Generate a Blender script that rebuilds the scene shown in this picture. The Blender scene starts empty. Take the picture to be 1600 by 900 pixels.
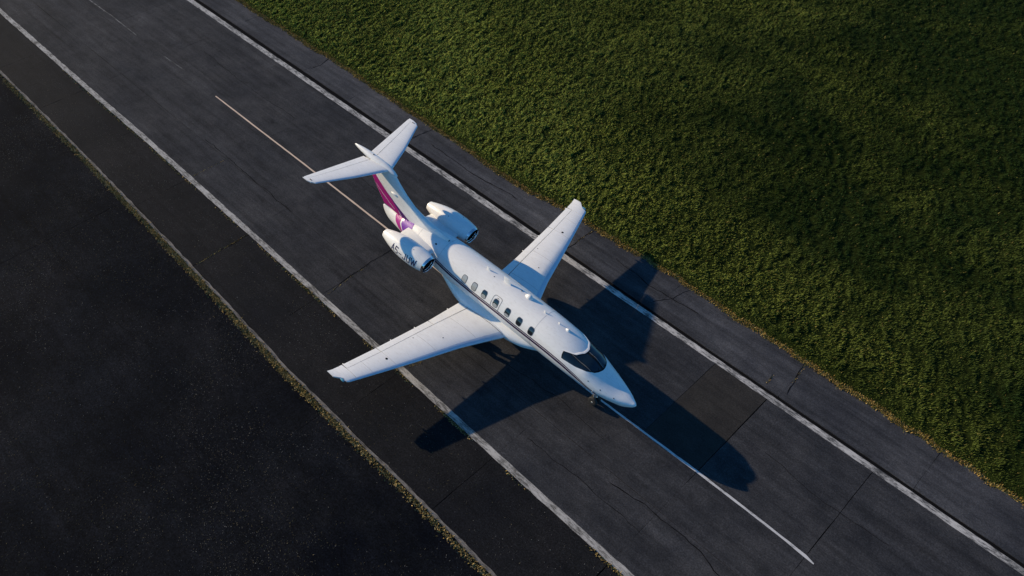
import bpy, bmesh, math, random
import numpy as np
from mathutils import Vector, Matrix
R = math.radians
scene = bpy.context.scene
col = scene.collection
random.seed(7)

# ------------------------------------------------------------------ camera
cam = bpy.data.cameras.new("camera")
camo = bpy.data.objects.new("camera", cam)
col.objects.link(camo)
_x = Vector((0.64599051, 0.76333042, -0.0047881)); _y = Vector((0.50720986, -0.4339118, -0.74461984)); _z = Vector((-0.57046859, 0.47858878, -0.66747162))
M = Matrix((_x, -_y, -_z)).transposed().to_4x4()
M.translation = Vector((7.93959347, -23.98351485, 32.36263078))
camo.matrix_world = M
cam.sensor_width = 36.0
cam.lens = 36.0 * 1392.36 / 1600.0
cam.shift_x = 0.19533
cam.shift_y = -0.08569
cam.clip_start = 0.5
cam.clip_end = 4000
scene.camera = camo

# ------------------------------------------------------------------ daylight
SUN_EL, SUN_AZ = R(19.9), R(15.4)          # the light travels towards +x, a little +y
world = bpy.data.worlds.new("World"); scene.world = world; world.use_nodes = True
wn = world.node_tree; bg = wn.nodes["Background"]
sky = wn.nodes.new("ShaderNodeTexSky"); sky.sky_type = 'NISHITA'; sky.sun_disc = False
sky.sun_elevation = SUN_EL
sky.sun_rotation = math.atan2(-math.cos(SUN_AZ), -math.sin(SUN_AZ))
sky.altitude = 400; sky.air_density = 1.0; sky.dust_density = 0.2; sky.ozone_density = 6.0
tint = wn.nodes.new("ShaderNodeMix"); tint.data_type = 'RGBA'; tint.blend_type = 'MULTIPLY'
tint.inputs[0].default_value = 1.0; tint.inputs[7].default_value = (0.62, 1.05, 1.15, 1)   # a deep clear blue, the same over the whole sky
wn.links.new(sky.outputs[0], tint.inputs[6]); wn.links.new(tint.outputs[2], bg.inputs[0]); bg.inputs[1].default_value = 0.10
sun = bpy.data.lights.new("sun", 'SUN'); sun.energy = 4.2; sun.angle = R(0.5); sun.color = (1.0, 0.80, 0.53)
suno = bpy.data.objects.new("sun", sun); col.objects.link(suno)
S = Vector((math.cos(SUN_EL)*math.cos(SUN_AZ), math.cos(SUN_EL)*math.sin(SUN_AZ), -math.sin(SUN_EL)))
suno.rotation_euler = S.to_track_quat('-Z', 'Y').to_euler()
suno.location = (-40, -12, 30)
vs = scene.view_settings
vs.view_transform = 'Standard'; vs.look = 'None'; vs.gamma = 1.0; vs.use_curve_mapping = False
vs.exposure = 0.38

# ------------------------------------------------------------------ helpers
def link(name, me, mat=None, parent=None, kind=None, label=None, cat=None, group=None, loc=None):
    o = bpy.data.objects.new(name, me); col.objects.link(o)
    if mat is not None and me is not None and len(me.materials) == 0: me.materials.append(mat)
    if parent is not None: o.parent = parent
    if loc is not None: o.location = loc
    if kind: o["kind"] = kind
    if label: o["label"] = label
    if cat: o["category"] = cat
    if group: o["group"] = group
    return o

def mesh(name, verts, faces, smooth=False, fix=True):
    me = bpy.data.meshes.new(name)
    me.from_pydata([tuple(v) for v in verts], [], faces)
    if fix:
        bm = bmesh.new(); bm.from_mesh(me)
        bmesh.ops.remove_doubles(bm, verts=bm.verts, dist=1e-5)
        bmesh.ops.recalc_face_normals(bm, faces=bm.faces)
        bm.to_mesh(me); bm.free()
    if smooth:
        me.polygons.foreach_set("use_smooth", [True]*len(me.polygons))
        try: me.set_sharp_from_angle(angle=R(38))
        except Exception: pass
    me.update()
    return me

def loft(rings, cap=True, closed=True):
    n = len(rings[0]); V = [p for r in rings for p in r]; F = []
    for i in range(len(rings)-1):
        for j in range(n if closed else n-1):
            k = (j+1) % n
            F.append((i*n+j, i*n+k, (i+1)*n+k, (i+1)*n+j))
    if cap:
        F.append(tuple(range(n))); F.append(tuple(range((len(rings)-1)*n, len(rings)*n)))
    return V, F

def join(*parts):
    V, F = [], []
    for v, f in parts:
        o = len(V); V += list(v); F += [tuple(i+o for i in q) for q in f]
    return V, F

def tube(a, b, r0, r1=None, n=12):
    a, b = Vector(a), Vector(b); d = (b-a).normalized(); r1 = r0 if r1 is None else r1
    u = d.orthogonal().normalized(); w = d.cross(u)
    ring = lambda p, r: [p+u*math.cos(2*math.pi*k/n)*r+w*math.sin(2*math.pi*k/n)*r for k in range(n)]
    return loft([ring(a, r0), ring(b, r1)])

def revolve(profile, c, axis='y', n=28):
    "profile: list of (along axis, radius)"
    rings = []
    for t, r in profile:
        q = []
        for k in range(n):
            a = 2*math.pi*k/n
            if axis == 'y': q.append((c[0]+r*math.cos(a), c[1]+t, c[2]+r*math.sin(a)))
            elif axis == 'x': q.append((c[0]-t, c[1]+r*math.cos(a), c[2]+r*math.sin(a)))
            else: q.append((c[0]+r*math.cos(a), c[1]+r*math.sin(a), c[2]+t))
        rings.append(q)
    return loft(rings)

def box(x0, x1, y0, y1, z0, z1):
    V = [(x, y, z) for z in (z0, z1) for y in (y0, y1) for x in (x0, x1)]
    return V, [(0,2,3,1),(4,5,7,6),(0,1,5,4),(2,6,7,3),(0,4,6,2),(1,3,7,5)]

# ------------------------------------------------------------------ materials
def newmat(name):
    m = bpy.data.materials.new(name); m.use_nodes = True
    nt = m.node_tree; b = nt.nodes["Principled BSDF"]
    return m, nt, b
def node(nt, t, **kw):
    n = nt.nodes.new(t)
    for k, v in kw.items(): setattr(n, k, v)
    return n
def world_pos(nt, scale=(1,1,1)):
    g = node(nt, "ShaderNodeNewGeometry"); mp = node(nt, "ShaderNodeMapping")
    mp.inputs["Scale"].default_value = scale
    nt.links.new(g.outputs["Position"], mp.inputs["Vector"]); return mp.outputs[0]
def noise(nt, vec, scale, detail=4, rough=0.55):
    n = node(nt, "ShaderNodeTexNoise"); n.inputs["Scale"].default_value = scale
    n.inputs["Detail"].default_value = detail; n.inputs["Roughness"].default_value = rough
    nt.links.new(vec, n.inputs["Vector"]); return n.outputs["Fac"]
def ramp(nt, fac, stops):
    r = node(nt, "ShaderNodeValToRGB"); e = r.color_ramp.elements
    while len(e) < len(stops): e.new(0.5)
    for i, (p, c) in enumerate(stops):
        e[i].position = p; e[i].color = (*c, 1) if len(c) == 3 else c
    nt.links.new(fac, r.inputs[0]); return r.outputs[0]
def mixc(nt, a, b, fac, mode='MIX'):
    m = node(nt, "ShaderNodeMix", data_type='RGBA', blend_type=mode)
    for s, v in ((m.inputs[0], fac), (m.inputs[6], a), (m.inputs[7], b)):
        if hasattr(v, "is_output") or isinstance(v, bpy.types.NodeSocket): nt.links.new(v, s)
        else: s.default_value = v if isinstance(v, (int, float)) else (*v, 1)
    return m.outputs[2]
def bump(nt, b, h, strength, dist):
    n = node(nt, "ShaderNodeBump"); n.inputs["Strength"].default_value = strength; n.inputs["Distance"].default_value = dist
    nt.links.new(h, n.inputs["Height"]); nt.links.new(n.outputs[0], b.inputs["Normal"])

def plain(name, c, rough=0.5, metal=0.0, coat=0.0, var=0.06, scale=3.0, spec=0.5):
    m, nt, b = newmat(name)
    v = world_pos(nt)
    n = noise(nt, v, scale, 5)
    lo = tuple(x*(1-var) for x in c); hi = tuple(min(1, x*(1+var)) for x in c)
    nt.links.new(ramp(nt, n, [(0.3, lo), (0.7, hi)]), b.inputs["Base Color"])
    b.inputs["Roughness"].default_value = rough; b.inputs["Metallic"].default_value = metal
    b.inputs["Specular IOR Level"].default_value = spec
    b.inputs["Coat Weight"].default_value = coat; b.inputs["Coat Roughness"].default_value = 0.08
    return m

def paint_white():
    m, nt, b = newmat("white_paint")
    v = world_pos(nt, (0.6, 1.6, 1.6))
    n = noise(nt, v, 1.4, 6); n2 = noise(nt, v, 9, 4)
    c = ramp(nt, n, [(0.25, (0.77, 0.77, 0.765)), (0.75, (0.85, 0.85, 0.84))])
    c = mixc(nt, c, ramp(nt, n2, [(0.35, (0.93, 0.92, 0.90)), (0.65, (1, 1, 1))]), 0.6, 'MULTIPLY')
    nt.links.new(c, b.inputs["Base Color"])
    nt.links.new(ramp(nt, n2, [(0.3, (0.24,)*3), (0.7, (0.40,)*3)]), b.inputs["Roughness"])
    b.inputs["Coat Weight"].default_value = 0.25; b.inputs["Coat Roughness"].default_value = 0.1
    return m

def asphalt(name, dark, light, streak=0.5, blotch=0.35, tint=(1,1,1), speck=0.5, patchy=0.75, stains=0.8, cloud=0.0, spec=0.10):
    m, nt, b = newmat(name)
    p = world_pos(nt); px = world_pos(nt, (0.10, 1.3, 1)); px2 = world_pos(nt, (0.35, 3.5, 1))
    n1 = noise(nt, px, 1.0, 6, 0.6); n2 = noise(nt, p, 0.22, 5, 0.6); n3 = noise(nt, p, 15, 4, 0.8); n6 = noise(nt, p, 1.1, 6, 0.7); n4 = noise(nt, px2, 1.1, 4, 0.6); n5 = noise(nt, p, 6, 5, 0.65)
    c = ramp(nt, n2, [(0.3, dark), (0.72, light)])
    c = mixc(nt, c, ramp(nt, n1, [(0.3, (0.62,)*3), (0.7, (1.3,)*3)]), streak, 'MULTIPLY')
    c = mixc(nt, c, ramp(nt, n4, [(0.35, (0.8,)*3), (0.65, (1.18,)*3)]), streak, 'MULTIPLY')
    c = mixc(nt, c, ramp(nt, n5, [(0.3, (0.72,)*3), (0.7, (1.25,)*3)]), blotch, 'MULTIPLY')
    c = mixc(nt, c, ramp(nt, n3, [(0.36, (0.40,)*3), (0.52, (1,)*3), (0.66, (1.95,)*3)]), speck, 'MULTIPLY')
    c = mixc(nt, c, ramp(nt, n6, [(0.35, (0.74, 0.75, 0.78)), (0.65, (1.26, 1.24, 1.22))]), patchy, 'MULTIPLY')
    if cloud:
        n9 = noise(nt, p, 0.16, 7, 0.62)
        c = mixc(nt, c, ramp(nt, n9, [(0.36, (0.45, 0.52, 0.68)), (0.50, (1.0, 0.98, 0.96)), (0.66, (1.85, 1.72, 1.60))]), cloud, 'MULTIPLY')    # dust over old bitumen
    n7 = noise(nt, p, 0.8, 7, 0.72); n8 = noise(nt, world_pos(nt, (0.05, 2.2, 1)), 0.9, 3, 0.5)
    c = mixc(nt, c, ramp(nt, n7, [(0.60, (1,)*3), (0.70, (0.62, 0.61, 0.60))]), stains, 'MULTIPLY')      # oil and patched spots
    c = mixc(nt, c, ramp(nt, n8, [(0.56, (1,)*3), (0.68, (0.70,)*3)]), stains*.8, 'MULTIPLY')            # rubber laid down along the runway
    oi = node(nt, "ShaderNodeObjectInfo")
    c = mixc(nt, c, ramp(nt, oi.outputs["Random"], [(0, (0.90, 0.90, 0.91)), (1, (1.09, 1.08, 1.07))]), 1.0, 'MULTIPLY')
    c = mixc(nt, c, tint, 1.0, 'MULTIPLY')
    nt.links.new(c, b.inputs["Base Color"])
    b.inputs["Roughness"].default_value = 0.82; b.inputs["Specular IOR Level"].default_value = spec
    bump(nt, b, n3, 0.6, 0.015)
    return m

def worn_paint(name, c, under, wear=0.45, scale=5, soft=0.16):
    m, nt, b = newmat(name)
    p = world_pos(nt, (0.6, 2.4, 1)); p2 = world_pos(nt)
    n = noise(nt, p, scale, 8, 0.78); n2 = noise(nt, p2, 1.1, 4)
    ad = node(nt, "ShaderNodeMath", operation='MULTIPLY_ADD'); ad.inputs[1].default_value = 0.40
    nt.links.new(n2, ad.inputs[0]); sb = node(nt, "ShaderNodeMath", operation='SUBTRACT'); sb.inputs[1].default_value = 0.20
    nt.links.new(n, sb.inputs[0]); nt.links.new(sb.outputs[0], ad.inputs[2]); nw_ = ad.outputs[0]      # whole stretches wear thinner than others
    col0 = ramp(nt, n2, [(0.3, tuple(x*0.8 for x in c)), (0.7, c)])
    f = ramp(nt, nw_, [(wear-soft*.4, (1, 1, 1)), (wear+soft*.6, (0, 0, 0))])
    nt.links.new(mixc(nt, col0, under, f), b.inputs["Base Color"])
    b.inputs["Roughness"].default_value = 0.8; b.inputs["Specular IOR Level"].default_value = 0.15
    bump(nt, b, n, 0.4, 0.006)
    return m

M_white = paint_white()
M_metal = plain("bare_leading_edge_metal", (0.60, 0.66, 0.74), 0.34, 0.25)
M_chrome = plain("polished_lip_metal", (0.86, 0.87, 0.88), 0.10, 1.0)
M_glass = plain("dark_cockpit_glass", (0.006, 0.014, 0.024), 0.05, 0.0, 0.25)
M_frame = plain("black_glazing_frame", (0.007, 0.008, 0.010), 0.6, spec=0.15)
M_grey = plain("grey_seal", (0.22, 0.22, 0.22), 0.5)
M_shade = plain("pale_window_shade", (0.36, 0.38, 0.38), 0.3, 0.0, 0.6)
M_pane = plain("dark_cabin_glass", (0.012, 0.016, 0.022), 0.08, 0.0, 1.0)
M_black = plain("dark_interior", (0.006, 0.006, 0.008), 0.7, spec=0.1)
M_fan = plain("fan_metal", (0.010, 0.011, 0.014), 0.6, 0.0, spec=0.15)
M_tyre = plain("tyre_rubber", (0.018, 0.018, 0.019), 0.8)
M_rim = plain("wheel_rim", (0.6, 0.6, 0.6), 0.35, 0.5)
M_strut = plain("gear_metal", (0.45, 0.46, 0.48), 0.35, 0.7)
M_purple = plain("deep_purple_paint", (0.022, 0.004, 0.045), 0.4, 0, 0.1, spec=0.3)
M_magenta = plain("magenta_paint", (0.33, 0.006, 0.16), 0.5, 0, 0.05)
M_violet = plain("violet_paint", (0.17, 0.035, 0.36), 0.5, 0, 0.05)
M_darkviolet = plain("dark_violet_paint", (0.07, 0.010, 0.13), 0.5, 0, 0.05)
M_pink = plain("bright_magenta_paint", (0.38, 0.02, 0.24), 0.5, 0, 0.05)
M_navy = plain("navy_lettering", (0.014, 0.010, 0.07), 0.35)
M_lens = plain("light_lens", (0.10, 0.30, 0.38), 0.1, 0, 1.0)
M_seam = plain("panel_seam", (0.10, 0.10, 0.11), 0.7)
M_joint = plain("skin_joint", (0.46, 0.46, 0.46), 0.6)

M_runway = asphalt("runway_asphalt", (0.0255, 0.027, 0.0315), (0.052, 0.0515, 0.054), 0.75, 0.5, speck=0.6, patchy=0.9)
M_patch = asphalt("patch_asphalt", (0.0275, 0.0255, 0.0235), (0.036, 0.0335, 0.031), 0.2, 0.2)
M_shoulder = asphalt("shoulder_asphalt", (0.034, 0.0355, 0.041), (0.078, 0.0785, 0.084), 0.9, 0.5)
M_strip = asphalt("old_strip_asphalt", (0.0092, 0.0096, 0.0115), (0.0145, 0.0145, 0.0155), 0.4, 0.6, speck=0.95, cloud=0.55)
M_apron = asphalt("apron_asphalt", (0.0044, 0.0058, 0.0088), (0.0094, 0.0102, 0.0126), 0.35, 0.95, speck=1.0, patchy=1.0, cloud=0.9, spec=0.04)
M_tar = plain("tar_joint", (0.008, 0.008, 0.009), 0.9, spec=0.02)
M_line = worn_paint("worn_white_line_paint", (0.52, 0.50, 0.475), (0.07, 0.07, 0.07), 0.47)
M_kerbline = worn_paint("pale_worn_edge_paint", (0.46, 0.44, 0.41), (0.10, 0.095, 0.085), 0.46)
M_cream = worn_paint("cream_centre_paint", (0.72, 0.55, 0.42), (0.12, 0.10, 0.08), 0.30)
M_centre = worn_paint("white_centre_paint", (0.60, 0.59, 0.58), (0.09, 0.09, 0.09), 0.38)
M_faint = worn_paint("faded_centre_paint", (0.20, 0.20, 0.20), (0.035, 0.035, 0.036), 0.50)
M_concrete = worn_paint("pale_concrete_lip", (0.22, 0.20, 0.18), (0.06, 0.055, 0.05), 0.46, 4)
# ------------------------------------------------------------------ ground and pavement
def slope(x, pts):
    return float(np.interp(x, [p[0] for p in pts], [p[1] for p in pts]))

link("ground", mesh("ground", [(-2000,-2000,-0.12),(2000,-2000,-0.12),(2000,2000,-0.12),(-2000,2000,-0.12)], [(0,1,2,3)]), M_tar, kind="structure")

PX0, PX1 = -80.0, 36.0
JOINTS = [-77.6, -71.8, -66.0, -60.2, -54.4, -48.6, -42.9, -37.1, -31.4, -25.6, -20.1, -14.15, -8.4, -2.8, 3.0, 7.6, 13.4, 19.2, 25.0, 30.8, 36.0]
WIDE = {3.0: .030, 7.6: .026, -19.85: .035, 0.5: .016}
def lane(parent_name, name, y0, y1, joints, mat, gap=0.022, wob=0.0, ztop=0.0, extra_mat=None, wide=WIDE):
    root = link(parent_name, None, kind="structure"); root.empty_display_size = 0.5
    n = 6
    for i in range(len(joints)-1):
        a, b = joints[i]+wide.get(joints[i], gap)*random.uniform(.4, .6), joints[i+1]-wide.get(joints[i+1], gap)*random.uniform(.4, .6)
        f0 = y0 if callable(y0) else (lambda x: y0); f1 = y1 if callable(y1) else (lambda x: y1)
        xs = [a+(b-a)*k/n for k in range(n+1)]
        # the cut ends wander a little, as a hand-poured joint does
        def edge(x, y, end):
            return x + (random.uniform(-wob, wob) if end else 0)
        ys0 = [f0(x)+random.uniform(-wob, wob)*.6 for x in xs]; ys1 = [f1(x)+random.uniform(-wob, wob)*.6 for x in xs]
        m = 5
        poly = [(x, y, ztop) for x, y in zip(xs, ys0)]
        poly += [(edge(b, 0, True), ys0[-1]+(ys1[-1]-ys0[-1])*k/m, ztop) for k in range(1, m)]
        poly += [(x, y, ztop) for x, y in zip(reversed(xs), reversed(ys1))]
        poly += [(edge(a, 0, True), ys1[0]+(ys0[0]-ys1[0])*k/m, ztop) for k in range(1, m)]
        V, F = loft([[(x, y, -0.10) for x, y, z in poly], poly])
        mt = mat
        if extra_mat and i in extra_mat: mt = extra_mat[i]
        link(name, mesh(name, V, F), mt, root)
    return root

YL = [(-80,-4.60),(-50,-4.79),(-38,-4.89),(-30,-4.90),(-20,-5.04),(-14,-5.15),(-8,-5.24),(0,-5.43),(4,-5.47),(36,-5.5)]
Y2 = [(-80,-7.95),(-43,-8.0),(-32,-8.15),(-24,-8.38),(-17.8,-8.6),(-11.5,-8.92),(-4,-8.93),(0.6,-9.02),(36,-9.4)]
cR = lambda x: 6.07-.0118*x
wR = lambda x: float(np.interp(x, [-80, -12, 0, 36], [.38, .38, .31, .31]))
GX = [-80, -60, -40, -28, -20, -12, -8, -4, 0, 10, 36]
YB = [(x, cR(x)+wR(x)/2+.02) for x in GX]
YS = [(x, cR(x)+wR(x)/2+.02+float(np.interp(x, [-30, -12, -4, 36], [.30, .26, .18, .19]))) for x in GX]
yL = lambda x: slope(x, YL); y2 = lambda x: slope(x, Y2); yB = lambda x: slope(x, YB); yS = lambda x: slope(x, YS)

lane("runway", "asphalt_panel", lambda x: yL(x)+0.012, -2.24, JOINTS, M_runway, 0.006, 0.010, wide={-14.15: .02, -25.6: .014})
lane("runway_lane", "asphalt_panel", -2.222, 0.55, JOINTS, M_runway, 0.006, 0.012, wide={-14.15: .014})
JR = [j for j in JOINTS if j not in (-2.8,)]
k = JR.index(3.0); JR = JR[:k] + [0.5] + JR[k:]
lane("runway_lane", "asphalt_panel", 0.558, yB, JR, M_runway, 0.008, 0.010, extra_mat={JR.index(0.5): M_patch})
JS = [-77.6,-71.8,-66,-60.2,-54.4,-48.6,-42.9,-37.1,-29.7,-25.4,-20.0,-14.1,-8.38,-3.2,3.25,9.0,14.8,20.6,26.4,36]
lane("runway_shoulder", "asphalt_panel", yS, 9.30, JS, M_shoulder, 0.010, 0.016, ztop=0.006)
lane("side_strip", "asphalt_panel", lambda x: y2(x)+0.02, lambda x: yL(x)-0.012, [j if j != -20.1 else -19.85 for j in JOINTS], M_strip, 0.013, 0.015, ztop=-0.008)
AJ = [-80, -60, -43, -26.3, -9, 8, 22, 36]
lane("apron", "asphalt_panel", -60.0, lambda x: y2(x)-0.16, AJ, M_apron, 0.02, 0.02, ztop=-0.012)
# far pavement beyond the slabs, so the runway runs on to the horizon
for nm, a, b, z in (("far_runway", -900, -80.02, -0.01), ("far_runway", 36.02, 900, -0.01)):
    link(nm, mesh(nm, [(a,-60,z),(b,-60,z),(b,9.3,z),(a,9.3,z)], [(0,1,2,3)]), M_runway, kind="structure")
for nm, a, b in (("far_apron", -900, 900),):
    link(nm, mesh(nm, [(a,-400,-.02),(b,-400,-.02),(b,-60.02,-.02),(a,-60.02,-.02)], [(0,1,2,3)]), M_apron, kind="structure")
# tar in the groove along the right edge line and under the joints
link("tar_groove", mesh("tar_groove", [(-80,6.0,-.035),(36,6.0,-.035),(36,7.2,-.035),(-80,7.2,-.035)], [(0,1,2,3)]), M_tar, kind="structure")

def stripe(name, pts, mat, z=0.004, step=0.35, rough=0.02, label=None):
    "pts: (x, y_low, y_high)"
    xs = [p[0] for p in pts]; a, b = xs[0], xs[-1]; n = max(2, int((b-a)/step))
    V = []; F = []
    for i in range(n+1):
        x = a+(b-a)*i/n
        l = float(np.interp(x, xs, [p[1] for p in pts])); h = float(np.interp(x, xs, [p[2] for p in pts]))
        V += [(x, l+random.uniform(-rough, rough), z), (x, h+random.uniform(-rough, rough), z)]
        if i: F.append((2*i-2, 2*i, 2*i+1, 2*i-1))
    return link(name, mesh(name, V, F), mat, kind="structure")

stripe("edge_line", [(x, cR(x)-wR(x)/2, cR(x)+wR(x)/2) for x in GX], M_line, rough=0.012)
stripe("edge_line", [(x, y+.01, y+float(np.interp(x, [-80, -10, 36], [.36, .32, .33]))) for x, y in YL], M_kerbline, rough=0.02)
stripe("centre_line", [(-31.1,.91,.99),(-26.9,.86,.96),(-22.7,.83,.93),(-17.7,.76,.86),(-15.3,.71,.81),(-11.7,.57,.67),(-9.0,.46,.57)], M_cream, z=0.0045, rough=0.006)
stripe("centre_line", [(-9.0,.44,.57),(-1.6,.30,.40),(0,.33,.43),(1.5,.35,.46),(3.1,.38,.49),(5.5,.37,.48),(6.85,.34,.45),(7.6,.29,.44),(7.95,.28,.33)], M_centre, z=0.0045, rough=0.008)
stripe("centre_line", [(-47,.98,1.07),(-43.8,1.03,1.13),(-40.5,1.0,1.06)], M_faint, z=0.0045, rough=0.01)
stripe("centre_line", [(-37.0,1.0,1.05),(-35.5,1.03,1.12),(-34.8,1.06,1.12)], M_faint, z=0.0045, rough=0.01)
stripe("concrete_lip", [(x, y2(x)-0.15, y2(x)+0.0) for x in range(-80, 37, 4)], M_concrete, z=0.0, rough=0.03)

# long cracks that have been run over with tar, and open hairlines
def crack(pts, w, z, wob=.05):
    V, F = [], []
    n = 0; P = []
    for (ax, ay), (bx_, by) in zip(pts[:-1], pts[1:]):
        m = max(3, int(math.hypot(bx_-ax, by-ay)/.22))
        P += [(ax+(bx_-ax)*k/m, ay+(by-ay)*k/m) for k in range(m)]
    P.append(pts[-1]); o = 0.0
    for i, (x, y) in enumerate(P):
        a = P[max(0, i-1)]; b = P[min(len(P)-1, i+1)]; l = math.hypot(b[0]-a[0], b[1]-a[1]) or 1
        nx_, ny_ = -(b[1]-a[1])/l, (b[0]-a[0])/l
        o = o*.7+random.uniform(-wob, wob); ww = w*random.uniform(.45, 1.2)*(1 if 0 < i < len(P)-1 else .1)
        V += [(x+nx_*(o-ww/2), y+ny_*(o-ww/2), z), (x+nx_*(o+ww/2), y+ny_*(o+ww/2), z)]
        if i: F.append((2*i-2, 2*i, 2*i+1, 2*i-1))
    link("sealed_crack", mesh("sealed_crack", V, F), M_tar, kind="structure")
for pts, w, z in (
    ([(.9,-2.62),(2.5,-2.43),(4.0,-2.41),(5.2,-2.57),(6.2,-2.85),(8.5,-3.1)], .045, .003),
    ([(-28,-2.05),(-23,-2.20),(-19.6,-2.19)], .04, .003),
    ([(-14.0,-4.5),(-14.18,-1.5),(-14.24,.1)], .035, .003),
    ([(-2.5,-3.6),(0.5,-3.45),(3.2,-3.6)], .03, .003),
    ([(-6,-1.2),(-2.8,-1.0),(-.2,-1.15)], .025, .003),
    ([(-36,3.4),(-30,3.1),(-26,3.25)], .03, .003),
    ([(-20,2.6),(-17.2,2.4)], .025, .003),
    ([(4.2,3.3),(7.0,3.0),(9.5,3.2)], .025, .003),
    ([(3.42,6.75),(3.3,7.7),(3.15,8.9)], .05, .010),
    ([(2.58,6.6),(2.52,7.3)], .035, .010),
    ([(-8.45,6.6),(-8.36,7.8),(-8.3,9.1)], .04, .010),
    ([(-20.2,6.9),(-20,8.1),(-19.85,9.15)], .04, .010),
    ([(-29.6,7.4),(-29.5,8.2),(-29.8,9.2)], .05, .010),
    ([(-3.6,6.7),(-3.0,7.9),(-2.7,9.1)], .03, .010),
    ([(-6.4,8.1),(-4.2,7.75),(-1.5,7.95)], .05, .010),
    ([(-19,7.7),(-15.5,7.5),(-12.5,7.75)], .06, .010),
    ([(-33,-14),(-26.5,-13.2),(-20,-13.6),(-15,-12.5)], .05, -.009),
    ([(-12,-18),(-9.5,-14),(-10.2,-11)], .05, -.009)):
    crack(pts, w, z)
# ------------------------------------------------------------------ the airplane (s = metres behind the nose, x = -s)
FS=[ # s, zc, yc, w, hu, hl
(0.0,1.77,-.13,.012,.012,.012),(0.04,1.765,-.13,.075,.06,.08),(0.2,1.75,-.127,.20,.115,.21),(0.45,1.75,-.12,.355,.175,.36),(0.8,1.76,-.115,.51,.235,.41),
(1.3,1.79,-.105,.67,.37,.51),(1.8,1.86,-.095,.77,.53,.63),(2.3,1.96,-.085,.84,.665,.73),(2.6,2.00,-.08,.87,.66,.80),(2.9,2.04,-.078,.90,.71,.84),(3.2,2.08,-.073,.92,.75,.88),(3.6,2.11,-.065,.935,.80,.91),
(4.5,2.14,-.05,.945,.875,.92),(7,2.165,0,.945,.91,.93),(9.5,2.17,.04,.935,.91,.93),(10.5,2.19,.05,.90,.885,.88),(11.5,2.22,.045,.80,.81,.75),(12.5,2.24,.03,.63,.68,.62),
(13.3,2.22,.02,.45,.52,.50),(14.0,2.17,.01,.28,.40,.41),(14.5,2.17,0,.16,.34,.35),(14.85,2.27,0,.08,.24,.26),(15.02,2.38,0,.04,.13,.15),(15.08,2.42,0,.01,.04,.05)]
def _pchip(xs,ys):
    n=len(xs);h=[xs[i+1]-xs[i] for i in range(n-1)];d=[(ys[i+1]-ys[i])/h[i] for i in range(n-1)]
    m=[d[0]]+[0]*(n-2)+[d[-1]]
    for i in range(1,n-1):
        if d[i-1]*d[i]>0:
            a=2*h[i]+h[i-1];b=h[i]+2*h[i-1];m[i]=(a+b)/(a/d[i-1]+b/d[i])
    def f(x):
        if x<=xs[0]:return ys[0]
        if x>=xs[-1]:return ys[-1]
        i=0
        while x>xs[i+1]:i+=1
        t=(x-xs[i])/h[i];t2=t*t;t3=t2*t
        return (2*t3-3*t2+1)*ys[i]+(t3-2*t2+t)*h[i]*m[i]+(-2*t3+3*t2)*ys[i+1]+(t3-t2)*h[i]*m[i+1]
    return f
FX=[r[0] for r in FS]
FZ,FY,FW,FU,FL=[_pchip(FX,[r[k] for r in FS]) for k in range(1,6)]
FN=2.03
def fus(s,p):
    "fuselage skin point; p = angle from the top, + to port"
    c,q=math.cos(p),math.sin(p)
    h=FU(s) if c>0 else FL(s)
    sg=lambda v:math.copysign(abs(v)**(2/FN),v)
    return (-s,FY(s)+FW(s)*sg(q),FZ(s)+h*sg(c))
def fus_angle(s,z,side):
    dz=z-FZ(s);h=FU(s) if dz>0 else FL(s)
    r=max(-1,min(1,dz/h));c=math.copysign(abs(r)**(FN/2),r)
    return side*math.acos(max(-1,min(1,c)))
BASE = (-8.0, 0.0, 0.0)
jet = link("airplane", None, label="white twin-engine business jet with purple tail stripes parked on the runway centre line", cat="airplane", loc=BASE)
OFF = (8.0, 0.0, 0.0)
def part(name, VF, mat, parent=None, smooth=True, label=None):
    me = mesh(name, VF[0], VF[1], smooth)
    o = link(name, me, mat, parent or jet)
    if parent is None: o.location = OFF
    if label: o["label"] = label
    return o

SS = sorted(set([0,.02,.05,.09,.14]+[round(.2+.12*i,3) for i in range(30)]+[3.8+.3*i for i in range(22)]+[10.4+.2*i for i in range(20)]+[14.4+.09*i for i in range(7)]+[15.0,15.04,15.08]))
NP = 72
fuselage = part("fuselage", loft([[fus(s, 2*math.pi*k/NP) for k in range(NP)] for s in SS]), M_white)

def nrm(s, p):
    a = Vector(fus(s+.01, p))-Vector(fus(s-.01, p)); b = Vector(fus(s, p+.01))-Vector(fus(s, p-.01))
    n = a.cross(b).normalized()
    c = Vector((-s, FY(s), FZ(s)))
    return n if n.dot(Vector(fus(s, p))-c) > 0 else -n
def skin(s, p, off): return Vector(fus(s, p))+nrm(s, p)*off
def skin_patch(outline, off, rings=4, depth=0.02):
    "outline: closed list of (s, angle); a plate lying on the skin with its edge let into it"
    cs = sum(q[0] for q in outline)/len(outline); cp = sum(q[1] for q in outline)/len(outline)
    n = len(outline); V = [skin(cs, cp, off)]; F = []
    for r in range(1, rings+1):
        t = r/rings
        V += [skin(cs+(s-cs)*t, cp+(p-cp)*t, off) for s, p in outline]
    for k in range(n): F.append((0, 1+k, 1+(k+1) % n))
    for r in range(rings-1):
        o = 1+r*n
        for k in range(n): F.append((o+k, o+n+k, o+n+(k+1) % n, o+(k+1) % n))
    o = 1+(rings-1)*n; e = len(V)
    V += [skin(s, p, off-depth) for s, p in outline]
    for k in range(n): F.append((o+k, e+k, e+(k+1) % n, o+(k+1) % n))
    return V, F
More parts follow.
